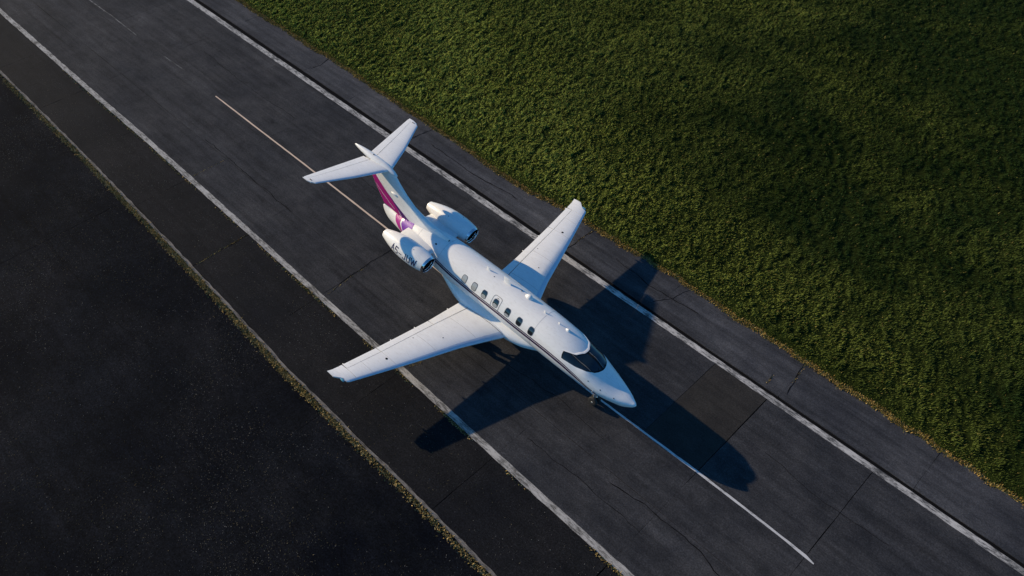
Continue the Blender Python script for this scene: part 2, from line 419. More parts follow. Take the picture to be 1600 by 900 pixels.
def skin_strip(path, off, rows=3, depth=0.02):
    "path: list of (s, angle_a, angle_b): a ribbon on the skin"
    V = []; F = []; m = rows+1
    for s, a, b in path:
        V.append(skin(s, a, off-depth))
        V += [skin(s, a+(b-a)*k/rows, off) for k in range(m)]
        V.append(skin(s, b, off-depth))
    w = m+2
    for i in range(len(path)-1):
        for k in range(w-1): F.append((i*w+k, (i+1)*w+k, (i+1)*w+k+1, i*w+k+1))
    return V, F
def rrect(s0, s1, p0, p1, rs, rp, n=5, skew=0.0):
    "rounded rectangle in (s, angle)"
    out = []
    for cx, cy, a0 in ((s1-rs, p1-rp, 0), (s0+rs, p1-rp, 90), (s0+rs, p0+rp, 180), (s1-rs, p0+rp, 270)):
        for k in range(n+1):
            a = R(a0+90*k/n); out.append((cx+rs*math.cos(a), cy+rp*math.sin(a)))
    full = []
    for i, (a, b) in enumerate(zip(out, out[1:]+out[:1])):
        m = 8 if i % (n+1) == n else 1
        full += [(a[0]+(b[0]-a[0])*k/m, a[1]+(b[1]-a[1])*k/m) for k in range(m)]
    out = full
    return [(s+skew*(p-(p0+p1)/2), p) for s, p in out]

# cabin windows: seven a side; shades drawn to different heights
WS = [8.91, 8.30, 7.70, 7.02, 6.33, 5.66, 4.99]
SHADE = [1.0, 0.97, 0.48, 0.45, 0.30, 0.0, 0.0]
for side in (-1, 1):
    for s0, sh in zip(WS, SHADE):
        if side > 0: sh = 0.0
        t, b = R(52.5), R(76.5)
        P = lambda a, c, m: (side*a, side*c)
        def rr(ds, a, c, rs, rp): return [(s, side*p) for s, p in rrect(s0-ds, s0+ds, a, c, rs, rp)]
        f = part("cabin_window", skin_patch(rr(.150, t-R(1.2), b+R(1.2), .095, R(8.5)), 0.003), M_grey, label=None)
        part("window_pane", skin_patch(rr(.128, t, b, .085, R(8)), 0.006), M_pane, f)
        if sh > 0:
            q = b-(b-t)*sh
            part("window_shade", skin_patch(rr(.118, q+R(.4), b-R(.8), .07, min(R(6), (b-q)*.45)), 0.008), M_shade, f)
# over-wing exit: a grey outline ring round the fourth starboard window
def ring_patch(outer, inner, off):
    n = len(outer); V = [skin(s, p, off) for s, p in outer]+[skin(s, p, off) for s, p in inner]
    V += [skin(s, p, off-.01) for s, p in outer]+[skin(s, p, off-.01) for s, p in inner]
    F = []
    for k in range(n):
        l = (k+1) % n
        F += [(k, l, n+l, n+k), (2*n+k, 2*n+l, l, k), (n+k, n+l, 3*n+l, 3*n+k)]
    return V, F
for side in (-1, 1):
    o = [(s, side*p) for s, p in rrect(6.78, 7.26, R(42.5), R(84), .13, R(8))]
    i = [(s, side*p) for s, p in rrect(6.805, 7.235, R(44), R(82.6), .115, R(7))]
    e = part("emergency_exit", ring_patch(o, i, .004), M_grey)
    h = [(s, side*p) for s, p in rrect(6.96, 7.07, R(48), R(49.4), .02, R(.5))]
    part("exit_handle", skin_patch(h, .006, 2), M_frame, e)
# entry door outline, forward port side
o = [(s, p) for s, p in rrect(3.75, 4.6, R(44), R(112), .12, R(7))]
i = [(s, p) for s, p in rrect(3.772, 4.578, R(45.2), R(110.8), .11, R(6.4))]
part("entry_door", ring_patch(o, i, .003), M_seam)

# cheat line: a broad purple ribbon and a thin one above it
ZL = [(13.0,2.20),(11.6,2.36),(10.77,2.395),(10.03,2.33),(9.21,2.275),(8.0,2.245),(6.87,2.24),(5.74,2.215),(4.38,2.21),(3.27,2.14),(2.49,1.95),(1.96,1.76),(1.5,1.60),(1.1,1.48)]
ZL.sort(); _zl = _pchip([a for a, b in ZL], [b for a, b in ZL])
for side in (-1, 1):
    path1, path2 = [], []
    for kx in range(90):
        s = 1.2+(12.7-1.2)*kx/89; z = _zl(s); r = max(.3, FU(s)); w = 1-.45*max(0, (3.4-s)/2.2)
        a = fus_angle(s, z, side); d = side/r
        path1.append((s, a+.004*d, a+.108*d*w)); path2.append((s, a-.024*d, a-.076*d*w))
    ch = part("cheat_line", skin_strip(path1, .003), M_purple)
    part("thin_line", skin_strip(path2, .003, 2), M_purple, ch)

# windshield: a black surround, four dark panes and the brow above
def wsf(pd):   # lower edge station at a given angle in degrees
    return float(np.interp(abs(pd), [0,8,20,32,49,60,67.5,72], [1.80,1.81,1.86,1.95,2.22,2.68,3.22,3.5]))
def wsr(pd):   # upper edge
    return float(np.interp(abs(pd), [0,10,17,30.9,36,46.6,58,67.5,72], [2.67,2.69,2.76,2.88,3.01,3.36,3.34,3.29,3.27]))
def ws_plate(p0, p1, off, m0, m1, n=16, rows=8, depth=.03):
    "a plate on the skin between the lower and the upper glazing edge"
    V = []; F = []; w = rows+3
    for k in range(n+1):
        q = p0+(p1-p0)*k/n; a, b = wsf(q)+m0, wsr(q)-m1
        b = max(b, a+.02)
        V.append(skin(a, R(q), off-depth))
        V += [skin(a+(b-a)*t/rows, R(q), off) for t in range(rows+1)]
        V.append(skin(b, R(q), off-depth))
    for k in range(n):
        for t in range(w-1): F.append((k*w+t, (k+1)*w+t, (k+1)*w+t+1, k*w+t+1))
    F += [tuple(range(w)), tuple(range(n*w, (n+1)*w))]
    return V, F
ws = part("windshield", ws_plate(-68, 68, .004, -.03, -.02, 60), M_frame)
for p0, p1 in ((-65.5, -41), (-35, -4.5), (4.5, 35), (41, 65.5)):
    part("windshield_pane", ws_plate(p0, p1, .009, .03, .035), M_glass, ws)
for q in (-37.5, 3.6, 37.5):
    part("windshield_seal", ws_plate(q-.5, q+.5, .011, .03, .035, 1), M_grey, ws)
# the roof skin stands a little proud of the glass along the brow
part("brow", loft([[skin(wsr(q)+ds, R(q), o*(1-(abs(q)/47)**4)+k) for ds, o, k in ((.0, 0, -.012), (.0, .008, .012), (.04, .006, .008), (.09, .002, .002), (.11, 0, -.012))] for q in [-46+2.3*k for k in range(41)]]), M_white)
for side in (-1, 1):
    part("wiper", join(tube(skin(1.86, R(side*14), .02), skin(2.42, R(side*3.5), .025), .012, .008, 6), tube(skin(1.84, R(side*14), 0), skin(1.86, R(side*14), .03), .02, .02, 8)), M_frame, ws)

# butt joints of the skin panels
for s in (4.90, 10.62, 12.2):
    lim = 118 if s > 2 else 150
    for side in (-1, 1):
        part("skin_joint", skin_strip([(s-.007+.014*k, side*R(2), side*R(lim)) for k in (0, 1)], .0022, 40, .006), M_joint, fuselage)

# belly fairing that carries the wing
BF = [(4.3,1.30,.30,.10),(4.8,1.28,.62,.22),(5.4,1.22,.86,.33),(6.1,1.20,1.0,.40),(7.2,1.18,1.06,.43),(8.4,1.20,1.05,.42),(9.2,1.24,.93,.38),(10.0,1.34,.68,.28),(10.8,1.45,.38,.14),(11.2,1.5,.2,.06)]
bx = [b[0] for b in BF]; bz, bw, bh = [_pchip(bx, [b[k] for b in BF]) for k in (1, 2, 3)]
rings = []
for kx in range(40):
    s = 4.3+6.9*kx/39; c = []
    for q in range(40):
        a = 2*math.pi*q/40; sg = lambda v: math.copysign(abs(v)**.8, v)
        c.append((-s, FY(s)*.5+bw(s)*sg(math.sin(a)), bz(s)+bh(s)*sg(math.cos(a))))
    rings.append(c)
part("belly_fairing", loft(rings), M_white)

# ---------------------------------------------------------------- wings
LE = [(0.0,5.65),(.9,6.05),(1.9,6.47),(3.0,6.92),(4.87,7.52),(6.6,8.10),(8.1,8.62),(8.25,8.72),(8.5,9.1)]
TE = [(0.0,8.76),(.9,8.82),(3.0,8.94),(4.4,9.09),(6.0,9.27),(7.7,9.50),(8.25,9.58),(8.5,9.64)]
HG = [(0.0,8.17),(.9,8.25),(3.0,8.58),(4.4,8.75),(6.0,8.94),(7.75,9.20),(8.5,9.35)]
fI = lambda T: (lambda y: float(np.interp(y, [t[0] for t in T], [t[1] for t in T])))
wLE, wTE, wHG = fI(LE), fI(TE), fI(HG)
def wz(y): return 1.20+.045*(y-1.0)+(.05*max(0, (y-8.0)/.5)**2)
def thick(x, t): return 5*t*(.2969*math.sqrt(max(x, 0))-.126*x-.3516*x*x+.2843*x**3-.1036*x**4)
def foil(le, te, y, z, t, x0, x1, n=12, grow=0.0, camber=.015, side=1):
    "closed section between chord fractions x0..x1 (x0 = 0 wraps the nose)"
    c = te-le; up, lo = [], []
    for k in range(n+1):
        f = k/n; x = x0+(x1-x0)*(f*f if x0 == 0 else f)
        cb = camber*4*x*(1-x)*c; h = thick(x, t)*c
        xs = le+c*x-(grow if x < .01 else 0)
        up.append((-xs, side*y, z+cb+h+grow)); lo.append((-xs, side*y, z+cb-h-grow))
    if x0 == 0: return list(reversed(up))+lo[1:]
    return list(reversed(up))+lo
def tf(y): return float(np.interp(y, [0, 3, 8.5], [.14, .125, .10]))
def wsec(y, x0, x1, side, grow=0.0, n=12):
    return foil(wLE(y), wTE(y), y, wz(y), tf(y), x0, x1, n, grow, side=side)
def hf(y): return (wHG(y)-wLE(y))/(wTE(y)-wLE(y))
for side in (-1, 1):
    ys = [.3,.6,.9,1.4,1.9,2.4,3.0,3.6,4.2,4.87,5.5,6.0,6.6,7.2,7.72]
    A = loft([wsec(y, 0, hf(y), side) for y in ys])
    B = loft([wsec(y, 0, 1.0, side, n=16) for y in (7.74, 8.0, 8.1, 8.18)])
    # tip: a raked plate with the light notch cut out of its front corner
    C = loft([wsec(y, .30 if y > 8.2 else .22, 1.0, side, n=12) for y in (8.184, 8.25, 8.36, 8.47)])
    w = part("wing", join(A, B, C), M_white)
    def ctrl(name, y0, y1):
        yy = [y0+(y1-y0)*k/4 for k in range(5)]
        return part(name, loft([wsec(y, hf(y)+.016, 1.0, side, n=8) for y in yy]), M_white, w)
    ctrl("flap", 1.0, 2.985); ctrl("flap", 3.015, 5.92); ctrl("aileron", 5.95, 7.70)
    le = [1.02,1.5,1.9,2.5,3.0,3.6,4.2,4.87,5.5,6.0,6.6,7.2,7.75,8.0,8.06]
    part("leading_edge", loft([wsec(y, 0, .10, side, .005, 8) for y in le]), M_metal, w)
    # tip light in the notch
    V, F = revolve([(-.10,.001),(-.09,.03),(-.05,.05),(.03,.055),(.08,.04),(.10,.001)], (-8.86, side*8.27, wz(8.3)+.005), 'x', 14)
    part("navigation_light", (V, F), M_lens, w)
    part("light_notch", loft([wsec(y, .06, .26, side, -.02, 6) for y in (8.17, 8.30)]), M_metal, w)
    # flap track stubs on the trailing edge, wicks near the tip
    for y in (1.75, 3.75, 5.1, 7.65):
        x = wTE(y); z = wz(y)
        part("flap_track", loft([[(-(x+d), side*(y+e), z+h-.03) for e, h in ((-r, -r), (r, -r), (r, r), (-r, r))] for d, r in ((-.35, .022), (-.1, .026), (.03, .022), (.07, .008))]), M_white, w)
    for y in (7.9, 8.2, 8.42):
        part("static_wick", tube((-wTE(y)+.02, side*y, wz(y)), (-wTE(y)-.13, side*y, wz(y)-.01), .006, .003, 5), M_frame, w)
    # fuel filler cap and small vents
    for y, fx, r in ((6.05, .42, .055), (3.3, .37, .025), (4.3, .73, .02)):
        c = wTE(y)-wLE(y); x = wLE(y)+c*fx; z = wz(y)+.015*4*fx*(1-fx)*c+thick(fx, tf(y))*c
        part("fuel_cap", revolve([(-.02, r), (.006, r), (.010, r*.8), (.0105, .001)], (-x, side*y, z), 'z', 16), M_frame, w)
    # rib joints across the upper skin
    for y in (2.15, 4.05, 5.94, 7.0):
        V, F = [], []
        for k in range(15):
            fx = .12+(hf(y)-.13)*k/14; c = wTE(y)-wLE(y)
            zz = wz(y)+.015*4*fx*(1-fx)*c+thick(fx, tf(y))*c
            for d, e in ((-.006, .0025), (.006, .0025), (.006, -.01), (-.006, -.01)): V.append((-(wLE(y)+c*fx), side*(y+d), zz+e))
            if k:
                for q in range(4): F.append((4*k-4+q, 4*k-4+(q+1) % 4, 4*k+(q+1) % 4, 4*k+q))
        part("skin_joint", (V, F), M_joint, w)
    # root seam beside the fuselage
    seam = [(s, wz(1.0)) for s in np.linspace(6.2, 8.75, 14)]
    V, F = [], []
    for kx, (s, z) in enumerate(seam):
        fx = (s-wLE(1.0))/(wTE(1.0)-wLE(1.0)); c = wTE(1.0)-wLE(1.0)
        zz = z+.015*4*fx*(1-fx)*c+thick(fx, tf(1.0))*c
        V += [(-s, side*1.06, zz+.004), (-s, side*1.078, zz+.004), (-s, side*1.06, zz-.02), (-s, side*1.078, zz-.02)]
        if kx: a, b = 4*kx-4, 4*kx; F += [(a, b, b+1, a+1), (a, a+2, b+2, b), (a+1, b+1, b+3, a+3)]
    part("root_seam", (V, F), M_seam, w)

# ---------------------------------------------------------------- fin
FL_ = [(2.2,11.6),(2.9,11.45),(3.12,11.2),(3.3,12.0),(3.55,12.85),(3.95,13.55),(4.35,14.05),(4.75,14.50),(5.0,14.72)]
def fLE(z): return float(np.interp(z, [2.2,3.30,3.46,3.62,4.0,4.4,4.75,5.0], [10.9,11.5,12.35,12.92,13.55,14.05,14.42,14.62]))
def fTE(z): return float(np.interp(z, [2.2,2.55,3.35,3.8,4.9], [14.75,15.0,15.66,15.98,16.60]))
def fth(z): return float(np.interp(z, [2.2,2.9,3.4,5.0], [.15,.18,.155,.115]))     # half thickness
def fin_half(s, z):
    a, b = fLE(z), fTE(z); x = max(0, min(1, (s-a)/(b-a)))
    return fth(z)*thick(x, 1.0)/.5*1.0
def fin_sec(z, x0, x1, n=14):
    a, b = fLE(z), fTE(z); up, lo = [], []
    for k in range(n+1):
        f = k/n; x = x0+(x1-x0)*(f*f if x0 == 0 else f); s = a+(b-a)*x; h = fin_half(s, z)
        up.append((-s, h, z)); lo.append((-s, -h, z))
    return list(reversed(up))+(lo[1:] if x0 == 0 else lo)
zs = [2.2,2.5,2.8,3.0,3.15,3.3,3.46,3.62,3.8,4.0,4.2,4.4,4.6,4.75,4.9]
fin = part("fin", loft([fin_sec(z, 0, .70) for z in zs]), M_white)
rud = part("rudder", loft([fin_sec(z, .708, 1.0, 8) for z in [z for z in zs if z > 2.55]+[]]), M_white, fin)
part("fin_blister", revolve([(-.22,.001),(-.18,.03),(-.05,.06),(.08,.055),(.20,.02),(.24,.001)], (-14.26, -fin_half(14.26, 3.75)-.0, 3.75), 'x', 14), M_white, fin)
# dorsal ram-air scoop
part("dorsal_fillet", loft([[(-s, FY(s)+w*math.sin(2*math.pi*q/20), z0+h*math.cos(2*math.pi*q/20)) for q in range(20)] for s, w, z0, h in ((10.75,.035,3.02,.10),(10.80,.075,3.02,.17),(11.1,.12,3.02,.22),(11.6,.14,3.02,.30),(12.2,.15,3.02,.40),(12.8,.15,3.02,.42))]), M_white)
part("scoop_mouth", revolve([(-.012,.001),(-.011,.05),(.03,.05)], (-10.74, .055, 3.06), 'x', 16), M_black)

def fin_decal(name, poly, mat, side=-1, off=.004, parent=None):
    "flat print on the fin: polygon (s, z) cut into a fine grid and laid on the skin"
    bm = bmesh.new()
    bm.faces.new([bm.verts.new((s, 0, z)) for s, z in poly])
    for cut in np.arange(12.5, 16.7, .12):
        g = bm.verts[:]+bm.edges[:]+bm.faces[:]
        bmesh.ops.bisect_plane(bm, geom=g, plane_co=(cut, 0, 0), plane_no=(1, 0, 0))
    for cut in np.arange(2.5, 5.0, .12):
        g = bm.verts[:]+bm.edges[:]+bm.faces[:]
        bmesh.ops.bisect_plane(bm, geom=g, plane_co=(0, 0, cut), plane_no=(0, 0, 1))
    bm.verts.index_update()
    V = [(-v.co.x, side*(fin_half(v.co.x, v.co.z)+off), v.co.z) for v in bm.verts]
    F = [[v.index for v in f.verts] for f in bm.faces]; bm.free()
    return part(name, (V, F), mat, parent, smooth=False)
def fus_decal(name, poly, mat, side=-1, off=.004, parent=None):
    bm = bmesh.new()
    bm.faces.new([bm.verts.new((s, 0, z)) for s, z in poly])
    for cut in np.arange(12.0, 15.2, .08):
        g = bm.verts[:]+bm.edges[:]+bm.faces[:]
        bmesh.ops.bisect_plane(bm, geom=g, plane_co=(cut, 0, 0), plane_no=(1, 0, 0))
    for cut in np.arange(1.7, 3.1, .05):
        g = bm.verts[:]+bm.edges[:]+bm.faces[:]
        bmesh.ops.bisect_plane(bm, geom=g, plane_co=(0, 0, cut), plane_no=(0, 0, 1))
    bm.verts.index_update()
    V = [skin(v.co.x, fus_angle(v.co.x, v.co.z, side), off) for v in bm.verts]
    F = [[v.index for v in f.verts] for f in bm.faces]; bm.free()
    return part(name, (V, F), mat, parent, smooth=False)
for side in (-1, 1):
    te = lambda z: fTE(z)-.015
    fin_decal("livery_stripe", [(16.42,4.55),(15.72,4.06),(14.75,3.44),(14.0,2.95),(13.72,2.60),(te(2.60),2.60),(te(3.0),3.0),(te(3.4),3.4),(te(3.8),3.8),(te(4.2),4.2),(te(4.55),4.55)], M_magenta, side, .004, fin)
    fin_decal("livery_stripe", [(14.80,3.475),(14.25,3.20),(13.6,2.94),(13.05,2.72),(12.9,2.60),(13.62,2.60),(13.9,2.88),(14.3,3.13)], M_darkviolet, side, .006, fin)
    fin_decal("pinstripe", [(15.66,3.50),(15.17,3.20),(14.67,2.965),(14.2,2.79),(14.2,2.765),(14.67,2.94),(15.17,3.17),(15.66,3.475)], M_white, side, .008, fin)
    fus_decal("livery_patch", [(14.08,2.53),(13.80,2.68),(13.62,2.80),(13.60,2.45),(13.40,2.25),(13.22,2.05),(13.32,2.02),(13.62,2.13),(13.90,2.30)], M_pink, side, .010)
    fus_decal("livery_patch", [(13.50,2.82),(13.15,2.88),(12.84,2.97),(12.66,2.62),(12.60,2.40),(12.50,2.20),(12.80,2.12),(13.10,2.05),(13.28,2.25),(13.48,2.47)], M_violet, side, .010)

# ---------------------------------------------------------------- tailplane and bullet
TLE = fI([(0,14.70),(.25,14.82),(1.65,15.42),(3.4,16.32),(3.52,16.46),(3.6,16.79)])
TTE = fI([(0,16.36),(.3,16.42),(1.85,16.74),(3.5,17.08),(3.6,17.13)])
THG = fI([(0,15.88),(.3,15.98),(2.2,16.46),(3.5,16.85),(3.6,16.89)])
tz = lambda y: 4.86+.012*y
for side in (-1, 1):
    sec = lambda y, x0, x1, n=10, g=0.0: foil(TLE(y), TTE(y), y, tz(y), .105, x0, x1, n, g, 0.0, side)
    h = lambda y: (THG(y)-TLE(y))/(TTE(y)-TLE(y))
    yy = [.05,.3,.8,1.65,2.4,3.1,3.4]
    tp = part("tailplane", join(loft([sec(y, 0, h(y)) for y in yy]), loft([sec(y, 0 if y < 3.46 else .08, .93 if y > 3.5 else 1.0, 12) for y in (3.405, 3.46, 3.52, 3.58)])), M_white)
    yy = [.24,.8,1.65,2.4,3.1,3.395]
    part("elevator", loft([sec(y, h(y)+.02, 1.0, 8) for y in yy]), M_white, tp)
    part("leading_edge", loft([sec(y, 0, .085, 8, .004) for y in (.30,.8,1.65,2.4,3.1,3.38)]), M_metal, tp)
    part("horn_gap", loft([[(-s, side*(3.42+d), tz(3.4)+e) for d, e in ((-.02, -.05), (.02, -.05), (.02, .052), (-.02, .052))] for s in (16.58, 16.72)]), M_seam, tp)
    for y in (1.2, 2.3, 3.2):
        part("static_wick", tube((-TTE(y)+.02, side*y, tz(y)), (-TTE(y)-.12, side*y, tz(y)), .006, .003, 5), M_frame, tp)
bul = []
for s, w, zc, hu, hl in ((14.28,.004,4.78,.004,.004),(14.34,.05,4.79,.045,.05),(14.5,.10,4.82,.09,.10),(14.8,.145,4.87,.135,.13),(15.2,.18,4.90,.175,.15),(15.8,.19,4.93,.18,.16),(16.3,.175,4.95,.17,.15),(16.7,.13,4.97,.135,.13),(17.05,.075,4.985,.09,.09),(17.25,.025,4.99,.05,.05),(17.30,.005,4.99,.015,.015)):
    bul.append([(-s, w*math.sin(2*math.pi*q/24), zc-.02+(hu if math.cos(2*math.pi*q/24) > 0 else hl)*math.cos(2*math.pi*q/24)) for q in range(24)])
part("tail_bullet", loft(bul), M_white)
part("beacon", revolve([(-.02,.035),(.03,.035),(.055,.02),(.06,.001)], (-15.95, 0, 5.07), 'z', 12), M_frame)

# ---------------------------------------------------------------- engines
NR = [(10.52,.405),(10.60,.435),(10.75,.462),(11.0,.500),(11.35,.532),(11.7,.535),(12.1,.515),(12.5,.455),(12.9,.365),(13.2,.275),(13.38,.215)]
nr = _pchip([a for a, b in NR], [b for a, b in NR])
def nac(s, a, yc, off=0.0):    # point on a nacelle; a = 0 up
    r = nr(s)+off
    return (-s+.06*math.cos(a)*(1 if s < 10.8 else 0), yc+r*math.sin(a), 2.65+r*math.cos(a)*1.02)
for side in (-1, 1):
    yc = side*1.50
    NS = [10.60,10.7,10.8]+[11.0+.15*k for k in range(16)]+[13.33,13.38]
    outer = [[nac(s, 2*math.pi*q/48, yc) for q in range(48)] for s in NS]
    inner = [[(-s, yc+r*math.sin(2*math.pi*q/48), 2.65+r*math.cos(2*math.pi*q/48)) for q in range(48)] for s, r in ((13.37,.20),(13.1,.21))]
    eng = part("engine_nacelle", loft(outer+inner, cap=False), M_white)
    # polished intake lip
    lip = []
    for k in range(13):
        a = R(-90+15*k)*1.0
        t = k/12
        s = 10.62-.12*math.sin(math.pi*t)**.8; r = .437-.052*t if 0 < t < 1 else (.439 if t == 0 else .384)
        lip.append([(-s+.06*math.cos(2*math.pi*q/48), yc+r*math.sin(2*math.pi*q/48), 2.65+r*1.02*math.cos(2*math.pi*q/48)) for q in range(48)])
    lip.append([(-10.66, yc+.378*math.sin(2*math.pi*q/48), 2.65+.378*math.cos(2*math.pi*q/48)) for q in range(48)])
    part("intake_lip", loft(lip, cap=False), M_chrome, eng)
    part("intake_duct", loft([[(-s, yc+r*math.sin(2*math.pi*q/32), 2.65+r*math.cos(2*math.pi*q/32)) for q in range(32)] for s, r in ((10.66,.379),(10.9,.35),(11.3,.345),(11.31,.02))], cap=False), M_black, eng)
    fv = revolve([(-.28,.002),(-.22,.05),(-.1,.10),(0,.12)], (-11.22, yc, 2.65), 'x', 16)
    for q in range(16):
        a = 2*math.pi*q/16; b = a+.22
        pt = lambda r, an, s: (-s, yc+r*math.sin(an), 2.65+r*math.cos(an))
        fv = join(fv, ([pt(.11, a, 11.18), pt(.34, a+.05, 11.16), pt(.34, b+.12, 11.24), pt(.11, b, 11.26)], [(0,1,2,3)]))
    part("fan", fv, M_fan, eng)
    part("exhaust_nozzle", loft([[(-s, yc+r*math.sin(2*math.pi*q/32), 2.65+r*math.cos(2*math.pi*q/32)) for q in range(32)] for s, r in ((13.1,.212),(13.42,.19),(13.43,.18),(12.8,.175),(12.79,.01))], cap=False), M_black, eng)
    # pylon
    pr = []
    for y, s0, s1, h in ((.35,10.95,12.95,.11),(.8,10.98,12.95,.10),(1.1,11.0,12.9,.095),(1.45,11.05,12.8,.09)):
        cpl = [(s0,0),(s0+.06,.6),(s0+.25,1),(s1-.7,1),(s1-.2,.5),(s1,.05)]
        pr.append([(-s, side*y, 2.62+h*k) for s, k in cpl]+[(-s, side*y, 2.62-h*k) for s, k in reversed(cpl[1:])])
    part("pylon", loft(pr), M_white)
    for s, a in ((11.35, .35), (11.9, -.5)):
        part("access_latch", revolve([(-.01,.018),(.008,.018),(.0085,.001)], nac(s, side*a, yc, .0), 'z', 8), M_frame, eng)

# registration on the nacelles, drawn as strokes wrapped round the cowling
GLY = {'A': [[(0,0),(.5,1),(1,0)], [(.2,.36),(.8,.36)]],
       '5': [[(.95,1),(.12,1),(.06,.55),(.35,.62),(.7,.58),(.94,.32),(.72,.04),(.35,0),(.05,.1)]],
       '-': [[(.1,.45),(.9,.45)]],
       'J': [[(.85,1),(.85,.25),(.66,.02),(.32,.0),(.08,.2)]],
       'U': [[(.08,1),(.08,.25),(.28,.02),(.72,.02),(.92,.25),(.92,1)]],
       'W': [[(0,1),(.24,0),(.5,.85),(.76,0),(1,1)]]}
def letters(side):
    text = "A5-JUW"; h = .34; wch = .20; pitch = .262
    V, F = [], []
    z0 = 2.565
    s_start = 12.50 if side < 0 else 11.0     # reads tail to nose on starboard, nose to tail on port
    def pt(u, v):
        s = s_start-u if side < 0 else s_start+u
        r = nr(s); ar = (z0+v-2.65)/(r*1.02)
        a = math.acos(max(-1, min(1, ar)))
        return nac(s, side*a, side*1.50, .005)
    for i, ch in enumerate(text):
        wx = .28 if ch == 'W' else wch
        for st in GLY[ch]:
            P = [Vector((i*pitch+p[0]*wx, p[1]*h, 0)) for p in st]
            for a, b in zip(P[:-1], P[1:]):
                d = (b-a).normalized(); n = Vector((-d.y, d.x, 0))*.024; a2, b2 = a-d*.018, b+d*.018
                m = max(2, int((b2-a2).length/.05))
                o = len(V)
                for k in range(m+1):
                    c = a2.lerp(b2, k/m)
                    V += [pt(*(c+n).xy), pt(*(c-n).xy)]
                    if k: F.append((o+2*k-2, o+2*k, o+2*k+1, o+2*k-1))
    return V, F
nacs = [o for o in bpy.data.objects if o.name.startswith("engine_nacelle")]
for o, side in zip(nacs, (-1, 1)):
    V, F = letters(side)
    me = mesh("registration_lettering", V, F, fix=False)
    link("registration_lettering", me, M_navy, o)

# ---------------------------------------------------------------- antennas, lights and probes
def teardrop(name, s, y, r, h, l, mat=None):
    z = FZ(s)+FU(s)*(1-(abs(y-FY(s))/FW(s))**FN)**(1/FN)
    prof = [(-l*.45,.02),(-l*.38,.45),(-l*.2,.85),(0,1),(l*.25,.8),(l*.45,.4),(l*.55,.03)]
    rg = []
    for d, k in prof:
        rg.append([(-(s+d), y+r*k*math.cos(q*math.pi/8), z-.03+(h*k+.03)*max(0, math.sin(q*math.pi/8))-(.02 if math.sin(q*math.pi/8) < -.01 else 0)) for q in range(16)])
    return part(name, loft(rg), mat or M_white)
teardrop("satellite_dome", 6.02, .14, .14, .17, .42)
teardrop("satellite_dome", 3.80, .02, .08, .10, .26)
def blade(s, y, h, c):
    z = FZ(s)+FU(s)-.02
    rg = []
    for t in (0, .5, 1):
        c0, c1, th = s-c/2+.35*c*t, s+c/2+.1*c*t, .028*(1-.5*t)
        rg.append([(-c0, y, z+h*t), (-(c0*.7+c1*.3), y+th, z+h*t), (-c1, y, z+h*t), (-(c0*.7+c1*.3), y-th, z+h*t)])
    return part("blade_antenna", loft(rg), M_white)
blade(8.28, .05, .17, .24); blade(7.20, .06, .30, .42); blade(5.02, .0, .12, .16); blade(4.25, 0, .09, .12)
for s, y in ((6.5, .2), (7.85, -.08)):
    part("vent_port", revolve([(-.02,.025),(.004,.025),(.005,.001)], (-s, y, FZ(s)+FU(s)), 'z', 10), M_frame)
for s, p in ((11.1, -34), (1.93, -69.7), (1.37, -66), (.79, -65), (1.93, 69.7), (1.37, 66)):
    rr = .055 if s > 5 else .026
    part("static_port", skin_patch([(s+rr*math.cos(q*math.pi/6), R(p)+rr*.75/max(.3, FU(s))*math.sin(q*math.pi/6)) for q in range(12)], .005, 2), M_black)
for side in (-1, 1):
    a = skin(1.62, side*R(98), 0); b = skin(1.62, side*R(98), .09)
    part("pitot_probe", join(tube(a, b, .018, .015, 8), tube(b, (b.x+.20, b.y, b.z), .014, .009, 8)), M_strut)

# ---------------------------------------------------------------- landing gear
def wheel(c, r, w, parent):
    t = part("tyre", revolve([(-w*.5,r*.55),(-w*.5,r*.82),(-w*.38,r*.96),(-w*.15,r),(w*.15,r),(w*.38,r*.96),(w*.5,r*.82),(w*.5,r*.55)], c, 'y', 28), M_tyre, parent)
    part("rim", revolve([(-w*.53,.001),(-w*.53,r*.2),(-w*.42,r*.25),(-w*.45,r*.56),(w*.45,r*.56),(w*.42,r*.25),(w*.53,r*.2),(w*.53,.001)], c, 'y', 24), M_rim, parent)
ng = part("nose_gear", join(tube((-1.78,.0,.22),(-1.98,-.05,1.45),.05,.06), tube((-1.78,-.13,.22),(-1.78,.13,.22),.03), tube((-1.85,-.02,.65),(-2.5,-.05,1.35),.03), tube((-1.80,-.02,.40),(-1.66,-.02,.52),.02), tube((-1.66,-.02,.52),(-1.88,-.03,.75),.02)), M_strut)
wheel((-1.76,-.12,.215), .215, .13, ng); wheel((-1.76,.12,.215), .215, .13, ng)
part("taxi_light", revolve([(-.05,.001),(-.05,.05),(.03,.06),(.05,.055),(.051,.001)], (-1.78,-.08,.85), 'x', 14), M_chrome, ng)
for side in (-1, 1):
    d = side*.20
    part("gear_door", box(-2.55,-1.75,d-.012,d+.012,1.02,1.36), M_white, ng)
for side in (-1, 1):
    y = side*1.55
    mg = part("main_gear", join(tube((-8.05,y,.34),(-7.9,y,1.28),.06,.07), tube((-8.05,y-.26,.34),(-8.05,y+.26,.34),.05), tube((-7.98,y,.7),(-7.9,y-side*.75,1.15),.035), tube((-8.05,y,.34),(-8.45,y,.50),.05), tube((-8.45,y,.50),(-8.2,y,1.15),.045)), M_strut)
    for d in (-.19, .19): wheel((-8.05, y+d, .335), .335, .20, mg)
    part("gear_door", box(-8.35,-7.6,y+side*.30,y+side*.325,.55,1.22), M_white, mg)
